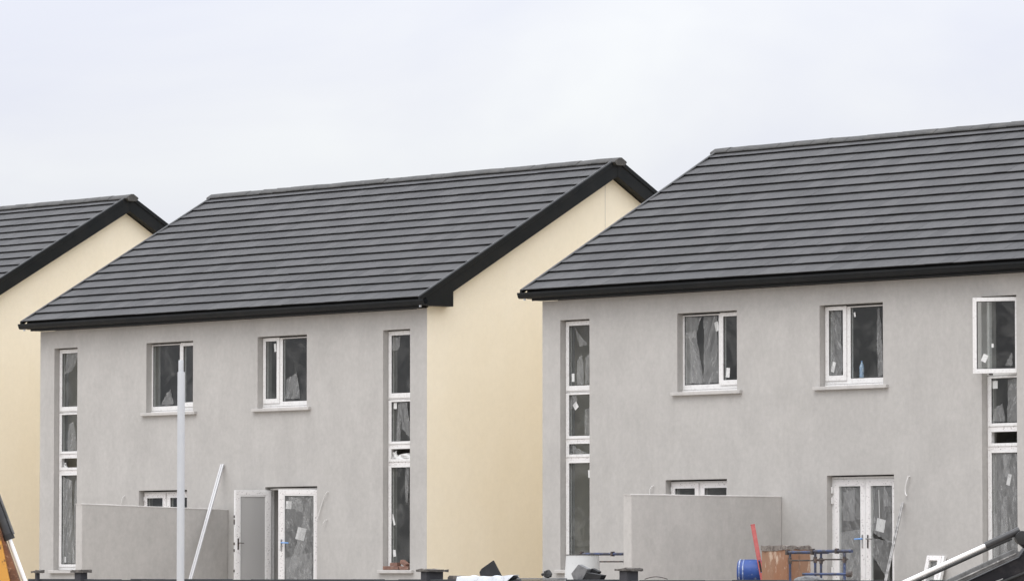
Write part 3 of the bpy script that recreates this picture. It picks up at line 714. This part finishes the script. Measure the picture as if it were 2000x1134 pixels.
for q in (-.165, -.10): MB().lathe([(.212, q - .012), (.2245, q - .010), (.2245, q + .010), (.212, q + .012)], c, 36, ax).build('hoop', 'blue_pale', bl, smooth=True)
MB().lathe([(.03, -.225), (.034, -.215), (.034, -.2)], c + Vector((0, 0, .10)), 14, ax).build('bung', 'blue_pale', bl)

bx = thing('board_box', (9.55, -2.45, gy), 'tall weathered brown board box with a torn grey rim', 'box')
rnd = random.Random(11)
x0, x1, y0, y1 = 9.285, 9.885, -2.72, -2.17
def ring(z, amp, n=9):
    p = []
    cs = [(x0, y0), (x1, y0), (x1, y1), (x0, y1)]
    for e in range(4):
        for i in range(n):
            t = i / n; a, b = cs[e], cs[(e + 1) % 4]
            p.append((a[0] + (b[0] - a[0]) * t + rnd.uniform(-.006, .006), a[1] + (b[1] - a[1]) * t + rnd.uniform(-.006, .006), z + rnd.uniform(-amp, amp)))
    return p
def shell(mb, rings):
    m_ = len(rings[0]); pts = [q for r_ in rings for q in r_]
    mb.add(pts, [list(range(m_))[::-1], [i + m_ * (len(rings) - 1) for i in range(m_)]] + [(k * m_ + i, k * m_ + (i + 1) % m_, (k + 1) * m_ + (i + 1) % m_, (k + 1) * m_ + i) for k in range(len(rings) - 1) for i in range(m_)])
mb = MB(); shell(mb, [ring(gy, 0), ring(.35, .01), ring(.70, .01), ring(1.015, .018)]); mb.build('body', 'rust_box', bx)
x0 -= .012; x1 += .012; y0 -= .012; y1 += .012
mb = MB(); shell(mb, [ring(.985, .022), ring(1.052, .018)]); mb.build('torn_rim', 'torn', bx)

# red spirit level propped behind barrel
def level():
    global ORG
    foot, topp = Vector((9.02, -2.32, .02)), Vector((8.548, -2.2, 1.41))
    d = topp - foot; L = d.length; d.normalize(); side = Vector((.67, .74, 0)); side = (side - d * side.dot(d)).normalized(); nrm = d.cross(side)
    Tm = Matrix(((side.x, nrm.x, d.x, foot.x), (side.y, nrm.y, d.y, foot.y), (side.z, nrm.z, d.z, foot.z), (0, 0, 0, 1)))
    t = thing('spirit_level', foot, 'red spirit level propped upright between barrel and brown box', 'spirit level')
    MB(Tm).plate(-.036, .036, 0, L, [(-.016, .016, .62, .85), (-.016, .016, .12, .3)], -.012, .012).build('body', 'red', t, bevel=.003)
    MB(Tm).box(-.015, .015, -.006, .006, .64, .83).build('vial', 'slab_dark', t)
    MB(Tm).box(-.037, .037, -.014, .014, L + .0005, L + .016).build('end_cap', 'red', t)
level()

# builders' trestles
def trestle(x, y, z0, wdt, zt, rz, label, foot=True):
    t = thing('builders_trestle', (0, 0, 0), label, 'trestle', 'blue steel trestles in the yards')
    ps = (.06, wdt - .17)
    for q in ps:
        p = MB().tube((q, 0, .05), (q, 0, zt - .02), .021).build('post', 'blue_steel', t, smooth=True)
        MB().tube((q, -.32, .03), (q, .32, .03), .02).build('foot_bar', 'blue_steel', p, smooth=True)
        MB().tube((q, 0, zt - .19), (q, 0, zt - .09), .031).build('coupler', 'dark_steel', p, smooth=True)
    MB().tube((-.03, 0, zt), (wdt, 0, zt), .026).build('top_rail', 'blue_steel', t, smooth=True)
    MB().tube((0.02, 0, zt - .135), (wdt - .1, 0, zt - .135), .013).build('mid_rail', 'dark_steel', t, smooth=True)
    for q in (.0, wdt * .62): MB().box(q - .025, q + .025, -.035, .035, zt - .04, zt + .045).build('clamp', 'dark_steel', t, bevel=.008)
    t.location = (x, y, z0); t.rotation_euler = (0, 0, rz); return t
trestle(10.02, -2.85, gy, .95, .965, 0, 'blue builders trestle in front of the brown box, with dark clamps')
trestle(10.95, -3.2, gy, .90, .98, 0, 'blue builders trestle in front of the shut patio doors')
trestle(3.2, -1.2, gy, 1.3, .96, 0, 'blue builders trestle behind the pale grey drum')
ft = MB().tube((11.83, -3.05, .565), (12.13, -3.05, .55), .02).tube((12.13, -3.05, .53), (12.13, -3.05, .60), .026)
o = ft.build('steel_prop', 'blue_steel', None, smooth=True, loc=(11.98, -3.05, .5)) if False else None
mt = thing('mortar_spot_board', (11.55, -3.9, gy), 'rough grey mortar heap on a board stand by the blue trestle', 'mortar board')
MB().box(11.2, 11.9, -4.2, -3.6, .44, .46).build('board', 'wood', mt)
for a in (-1, 1):
    for b in (-1, 1): MB().tube((11.55 + a * .3, -3.9 + b * .25, gy), (11.55 + a * .2, -3.9 + b * .16, .44), .018).build('leg', 'dark_steel', mt)
rnd = random.Random(2); mb = MB(); prof = [(.26, .461), (.23, .50), (.16, .535), (.08, .555), (.01, .56)]
mb.lathe(prof, (11.55, -3.9, 0), 18); mb.v = [v + Vector((rnd.uniform(-.02, .02), rnd.uniform(-.02, .02), rnd.uniform(-.004, .012))) for v in mb.v]
mb.build('mortar', 'slab', mt)
pr = thing('trestle_extension_bar', (12.0, -3.9, .46), 'short blue steel bar with an end plate lying by the mortar heap', 'steel bar')
pr.location = (0, 0, 0); ORG = Vector((0, 0, 0))
MB().tube((11.62, -4.12, .585), (12.30, -3.72, .585), .022).build('bar', 'blue_steel', pr, smooth=True)
MB().tube((12.26, -3.743, .585), (12.33, -3.703, .585), .05, n=10).build('end_plate', 'dark_steel', pr)

# loose small sash leaning on the facade
ws = thing('window_sash', (10.72, -.30, gy), 'small white glazed window sash leaning on the grey facade', 'window')
Tm = Matrix.Translation((10.55, -.27, gy)) @ Matrix.Rotation(R(-15), 4, 'X') @ Matrix.Rotation(R(1.5), 4, 'Y')
MB(Tm).plate(0, .34, 0, .945, [(.075, .265, .09, .86)], -.04, .04).build('frame', 'taped', ws, bevel=.004)
MB(Tm).box(.342, .40, -.03, .03, .02, .95).build('packing_strip', 'pvc', ws)
MB(Tm).box(.06, .28, -.01, .012, .08, .87).build('pane', 'glass', ws)
mb = MB(Tm); quad_patch(mb, [(.08, .45), (.26, .42), (.25, .62), (.08, .72)], -.014, 4); mb.build('plastic_film', 'film', ws, smooth=True)

# ------------------------------------------------------------------ rubbish on the boundary wall
def chunk(name, pts2, y, th, mat, label, cat, z=0, tilt=0, rz=0, group=None, jag=0):
    """flat offcut: outline in x,z given a thickness, standing on the wall"""
    global ORG
    cx = sum(p[0] for p in pts2) / len(pts2)
    Tm = Matrix.Translation((cx, y, 0)) @ Matrix.Rotation(R(rz), 4, 'Z') @ Matrix.Rotation(R(tilt), 4, 'X') @ Matrix.Translation((-cx, 0, 0))
    o = MB(Tm).prism(pts2, -th / 2, th / 2, 'y').build(name, mat, None, bevel=.005, loc=(cx, y, pts2[0][1]))
    return tag(o, label, cat, group)
zt = ZW + .004
chunk('concrete_block', [(14.10, zt), (14.39, zt), (14.385, zt + .052), (14.14, zt + .058), (14.105, zt + .035)], VW + .1, .12, 'mortar', 'small dark lump of block on the wall left of the white sheet', 'block')
# white sheet draped over the wall
sh = MB(); pts = []; nu, nv = 26, 9; rnd = random.Random(8)
for j in range(nv + 1):
    for i in range(nu + 1):
        s_, t_ = i / nu, j / nv
        x = 14.40 + 1.10 * s_
        prof = [(-.05, -.35), (-.045, -.18), (-.04, -.02), (-.03, .045), (.03, .055), (.09, .05), (.16, .035), (.235, .0), (.25, -.12), (.255, -.3)]
        y, z = prof[j]
        curl = max(0, s_ - .8) / .2
        z += .008 * math.sin(13 * s_ + j) + .006 * math.sin(29 * s_) + curl * (.03 if 2 < j < 7 else .0) * curl
        pts.append((x + (.12 * curl if j in (3, 4, 5) else 0), VW + y - .008 - (.012 * math.sin(11 * s_ + j) ** 2 if j < 3 else 0), ZW + z))
sh.add(pts, [(j * (nu + 1) + i, j * (nu + 1) + i + 1, (j + 1) * (nu + 1) + i + 1, (j + 1) * (nu + 1) + i) for j in range(nv) for i in range(nu)])
o = sh.build('plastic_sheet', 'sheet', None, smooth=True, loc=(14.95, VW + .1, ZW)); tag(o, 'white plastic sheet draped over the dark wall with a curled end', 'sheet')
so = o.modifiers.new('thick', 'SOLIDIFY'); so.thickness = .004
chunk('slate_offcut', [(14.68, ZW + .062), (15.15, ZW + .055), (14.93, ZW + .288), (14.69, ZW + .165), (14.655, ZW + .115)], VW + .09, .02, 'slab_dark', 'black pointed tile offcut standing on the white sheet', 'tile offcut', tilt=-8)
chunk('concrete_slab', [(15.62, zt), (16.5, zt), (16.5, zt + .022), (15.66, zt + .022)], VW + .1, .2, 'slab', 'long thin grey slab lying flat on the dark wall', 'slab')
o = chunk('insulation_offcut', [(16.83, zt), (16.98, zt - .0), (17.07, zt + .15), (16.91, zt + .215), (16.79, zt + .085)], VW + .07, .10, 'slab', 'pale grey broken block stood on edge in front of the drum', 'block', rz=14)
chunk('insulation_offcut', [(16.93, zt), (17.10, zt), (17.20, zt + .115), (17.05, zt + .16), (17.0, zt + .15)], VW + .2, .06, 'slab_dark', 'dark grey broken piece leaning behind the pale block', 'block', rz=-6)
chunk('insulation_offcut', [(17.09, zt), (17.36, zt), (17.40, zt + .065), (17.12, zt + .10)], VW + .06, .11, 'slab_dark', 'dark flat broken piece right of the pale block', 'block', rz=6)
mb = MB(); rnd = random.Random(4); mb.lathe([(.01, 0), (.055, .02), (.065, .06), (.045, .10), (.01, .115)], (0, 0, 0), 10)
cc = Vector((16.20, VW + .1, zt + .022)); mb.v = [v * 1 + Vector((rnd.uniform(-.014, .014), rnd.uniform(-.01, .01), rnd.uniform(-.006, .006))) * (1 if v.z > .01 else 0) + cc for v in mb.v]
mb.tube(cc + Vector((-.12, .0, .05)), cc + Vector((-.03, 0, .06)), .02, n=8)
o = mb.build('rubber_cap', 'rubber', None, loc=cc); tag(o, 'black rubber lump on the thin grey slab by the house corner', 'rubber cap')
pts = [(18.2 + .23 * (1 - math.cos(a)) , VW + .1 + .05 * math.sin(2 * a), ZW + .012 + .035 * math.sin(a)) for a in [math.pi * i / 16 for i in range(17)]]
o = MB().path(pts, .006, 6).build('wire_loop', 'dark_steel', None, smooth=True, loc=pts[0]); tag(o, 'thin dark loop of wire on the dark wall', 'wire')

# ------------------------------------------------------------------ diggers close to the camera
RT = Vector((.669, .743, 0)); FW = Vector((-.743, .669, 0)); UP = Vector((0, 0, 1))
def frame_at(p0):
    """local x = to the right across the view, y = away, z = up"""
    return Matrix(((RT.x, FW.x, 0, p0[0]), (RT.y, FW.y, 0, p0[1]), (0, 0, 1, p0[2]), (0, 0, 0, 1)))
P0 = Vector((31.78, -34.869, 0))           # point of the left edge of the picture, 45 m off
gL = gz(31, -35)
dg = thing('orange_digger', (P0.x, P0.y, gL), 'worn orange digger arm with a black hydraulic ram at the photo edge', 'digger')
Tm = frame_at(P0)
# dipper arm: leaning box section, rising to the left out of the picture
dirA = Vector((-.30, 0, .92)).normalized()
def slanted(mb, base, d, L, hw, y0, y1):
    n = Vector((d.z, 0, -d.x)); b = Vector(base)
    q = [b - n * hw, b + n * hw, b + n * hw + d * L, b - n * hw + d * L]
    mb.hexa([(p.x, y0, p.z) for p in (q[0], q[1])] + [(p.x, y1, p.z) for p in (q[1], q[0])] + [(p.x, y0, p.z) for p in (q[3], q[2])] + [(p.x, y1, p.z) for p in (q[2], q[3])])
dA = Vector((-.0255 * 5, 0, .4)).normalized()
slanted(MB(Tm), (0, 0, 0), dA, 1, .1, 0, .1) if False else None
def slope_bar(xr, k, wdt, z0, z1, y0, y1):
    # straight bar whose right edge passes (xr, .528) and moves k metres left per metre of height
    e = lambda z: xr - k * (z - .528)
    return MB(Tm).prism([(e(z0) - wdt, z0), (e(z0), z0), (e(z1), z1), (e(z1) - wdt, z1)], y0, y1, 'y')
slope_bar(.085, .218, .24, gL + .6, 1.9, .06, .24).build('arm', 'orange', dg, bevel=.012)
slope_bar(.172, .36, .12, gL + .6, 1.15, .10, .20).build('arm_flange', 'rust', dg, bevel=.01)
a = Vector((.068, .12, .925)); b = Vector((.218, .12, .528)); d = (a - b).normalized()
MB(Tm).tube(b - d * 1.3, a + d * .03, .0205, n=20).build('ram_rod', 'chrome', dg, smooth=True)
MB(Tm).tube(a, a + d * 1.0, .046, n=22).build('ram_cylinder', 'ram', dg, smooth=True)
MB(Tm).tube(a - d * .022, a + d * .03, .051, n=22).build('ram_gland', 'rubber', dg, smooth=True)
MB(Tm).tube(a + d * .03 + Vector((.058, -.02, 0)), a + d * 1.0 + Vector((.058, -.02, 0)), .010, n=8).build('hose', 'steel_lip', dg, smooth=True)
# main boom folding back down to the slew post, and the pin that joins it to the arm
MB(Tm).prism([(-.30, 2.04), (-.16, 1.86), (-.30, 1.74), (-.62, 1.35), (-.80, gL + .70), (-1.02, gL + .70), (-.86, 1.45), (-.48, 1.95)], .27, .42, 'y').build('main_boom', 'orange', dg, bevel=.015)
MB(Tm).tube((-.27, .03, 1.84), (-.27, .45, 1.84), .045, n=18).build('pivot_pin', 'ram', dg, smooth=True)
MB(Tm).prism([(-1.06, gL + .70), (-.74, gL + .70), (-.70, gL + .44), (-1.10, gL + .44)], .20, .50, 'y').build('slew_post', 'orange', dg, bevel=.02)
# tracks and slew ring the arm stands on, below the picture
MB(Tm).box(-1.1, .75, .0, .32, gL, gL + .42).box(-1.1, .75, 1.1, 1.42, gL, gL + .42).build('track', 'rubber', dg, bevel=.12)
MB(Tm).box(-1.05, .45, .34, 1.35, gL + .15, gL + .43).build('undercarriage', 'orange', dg, bevel=.04)

P1 = Vector((40.707, -32.4, 0)); gR = gz(40, -32)
bd = thing('black_loader', (P1.x, P1.y, gR), 'black loader boom with a white hydraulic ram in the photo corner', 'loader')
Tm = frame_at(P1)
# x to the right: 0 at the picture foot, boom rises to the right
dR = Vector((.66, 0, .297)).normalized()
r0 = Vector((.0, 0, .523)); r1 = Vector((.665, 0, .822))
MB(Tm).tube(r0 - dR * .9, r1 + dR * .05, .019, n=20).build('ram_rod', 'chrome', bd, smooth=True)
MB(Tm).tube(r1 - dR * .005, r1 + dR * .30, .030, n=22).build('ram_cylinder', 'ram', bd, smooth=True)
MB(Tm).tube(r0 - dR * .9 + Vector((.008, -.012, -.031)), r1 + dR * .22 + Vector((.008, -.012, -.031)), .012, n=10).build('hose', 'rubber', bd, smooth=True)  # dark tube standing in for the shaded underside of the rod
MB(Tm).lathe([(.02, -.09), (.055, -.085), (.058, .0), (.055, .085), (.02, .09)], Vector((.955, 0, .885)), 18, (0, 1, 0)).build('pivot_boss', 'rubber', bd, smooth=True)
MB(Tm).prism([(.90, .865), (1.02, .925), (1.35, .98), (1.35, .82), (1.05, .80), (.97, .80)], -.06, .06, 'y').build('pivot_bracket', 'boom', bd, bevel=.012)
# boom: folded channel with a bright worn lip
ln = lambda x, z0: z0 + (x) * .452
poly = [(.30, .528), (.885, .795), (.905, .785), (.94, .77), (.925, .735), (.33, .46)]
MB(Tm).prism(poly, -.05, -.02, 'y').build('worn_lip', 'steel_lip', bd, bevel=.006)
MB(Tm).prism([(.31, .495), (.90, .765), (.905, .757), (.31, .485)], -.062, -.0505, 'y').build('lip_fold', 'alu', bd)
MB(Tm).prism([(.20, .40), (.35, .462), (.93, .730), (1.0, .82), (1.5, .90), (1.6, .2), (1.0, -.3), (.1, -.2)], -.015, .30, 'y').build('boom', 'boom', bd, bevel=.015)
MB(Tm).tube((.72, -.035, .50), (1.30, -.035, .735), .013, n=10).build('hose', 'rubber', bd, smooth=True)
MB(Tm).prism([(.62, .49), (.80, .56), (.80, .552), (.63, .482)], -.022, -.0155, 'y').build('scuff_strip', 'alu', bd)
MB(Tm).prism([(.95, .525), (1.30, .66), (1.30, .50), (.95, .40)], -.03, -.0155, 'y').build('white_panel', 'sheet', bd, bevel=.004)
MB(Tm).box(-.9, 1.8, -.55, -.2, gR, gR + .45).box(-.9, 1.8, .75, 1.1, gR, gR + .45).build('track', 'rubber', bd, bevel=.12)
MB(Tm).box(-.6, 1.6, -.30, .9, gR + .46, gR + .80).prism([(.3, gR + .81), (1.5, gR + .81), (1.2, .1), (.5, .1)], .0, .28, 'y').build('chassis', 'boom', bd, bevel=.03)

# ------------------------------------------------------------------ sky, sun, camera
sun_el, sun_az = R(58), math.atan2(.28, -.90)       # up and to the left behind the camera, hidden by cloud
wd = bpy.data.worlds.new('World'); S.world = wd; wd.use_nodes = True
nt = wd.node_tree; nt.nodes.clear()
out = nt.nodes.new('ShaderNodeOutputWorld')
sky = nt.nodes.new('ShaderNodeTexSky'); sky.sky_type = 'NISHITA'; sky.sun_disc = False
sky.sun_elevation = sun_el; sky.sun_rotation = sun_az; sky.air_density = 1.2; sky.dust_density = 3.0
b1 = nt.nodes.new('ShaderNodeBackground'); b1.inputs[1].default_value = .06
nt.links.new(sky.outputs[0], b1.inputs[0])
tc = nt.nodes.new('ShaderNodeTexCoord')
sep = nt.nodes.new('ShaderNodeSeparateXYZ'); nt.links.new(tc.outputs['Generated'], sep.inputs[0])
# cloud deck: brighter overhead than at the skyline, with soft lighter and bluer banks
el = nt.nodes.new('ShaderNodeMapRange'); el.inputs[1].default_value = 0; el.inputs[2].default_value = 1
el.inputs[3].default_value = .775; el.inputs[4].default_value = 3.1
nt.links.new(sep.outputs[2], el.inputs[0])
mp = nt.nodes.new('ShaderNodeMapping'); mp.inputs['Scale'].default_value = (9, 9, 17); mp.inputs['Location'].default_value = (-10.677, -10.765, -2.812)
nt.links.new(tc.outputs['Generated'], mp.inputs[0])
n = N(nt, 'ShaderNodeTexNoise', Scale=1.0, Detail=5.0, Roughness=.5, Distortion=.4); nt.links.new(mp.outputs[0], n.inputs['Vector'])
rp = ramp(nt, [(.36, (.85, .875, .975)), (.52, (.925, .945, 1.0)), (.66, (1.01, 1.035, 1.045))]); nt.links.new(n.outputs['Fac'], rp.inputs[0])
b2 = nt.nodes.new('ShaderNodeBackground'); nt.links.new(rp.outputs[0], b2.inputs[0]); nt.links.new(el.outputs[0], b2.inputs[1])
mx = nt.nodes.new('ShaderNodeMixShader'); mx.inputs[0].default_value = .93
nt.links.new(b1.outputs[0], mx.inputs[1]); nt.links.new(b2.outputs[0], mx.inputs[2]); nt.links.new(mx.outputs[0], out.inputs[0])
sl = bpy.data.lights.new('sun', 'SUN'); sl.energy = 1.0; sl.angle = R(30); sl.color = (1, .965, .92)
so = bpy.data.objects.new('sun', sl); COL.objects.link(so)
sv = Vector((math.sin(sun_az) * math.cos(sun_el), math.cos(sun_az) * math.cos(sun_el), math.sin(sun_el)))
so.rotation_euler = (-sv).to_track_quat('-Z', 'Y').to_euler(); so.location = sv * 60

cd = bpy.data.cameras.new('camera'); cd.sensor_width = 36; cd.lens = 174.27; cd.clip_end = 3000; cd.clip_start = .5
co = bpy.data.objects.new('camera', cd); COL.objects.link(co); co.location = (68.3693, -61.56, .6)
p = R(3.25969); th = R(48)
fw = Vector((-math.sin(th) * math.cos(p), math.cos(th) * math.cos(p), math.sin(p)))
co.rotation_euler = fw.to_track_quat('-Z', 'Y').to_euler()
S.camera = co
S.view_settings.view_transform = 'Standard'; S.view_settings.look = 'None'
S.view_settings.exposure = 0; S.view_settings.gamma = 1; S.view_settings.use_curve_mapping = False
S.cycles.use_denoising = True
S.cycles.max_bounces = 8; S.cycles.transparent_max_bounces = 16; S.cycles.diffuse_bounces = 4
S.cycles.sample_clamp_indirect = 6
S.render.film_transparent = False
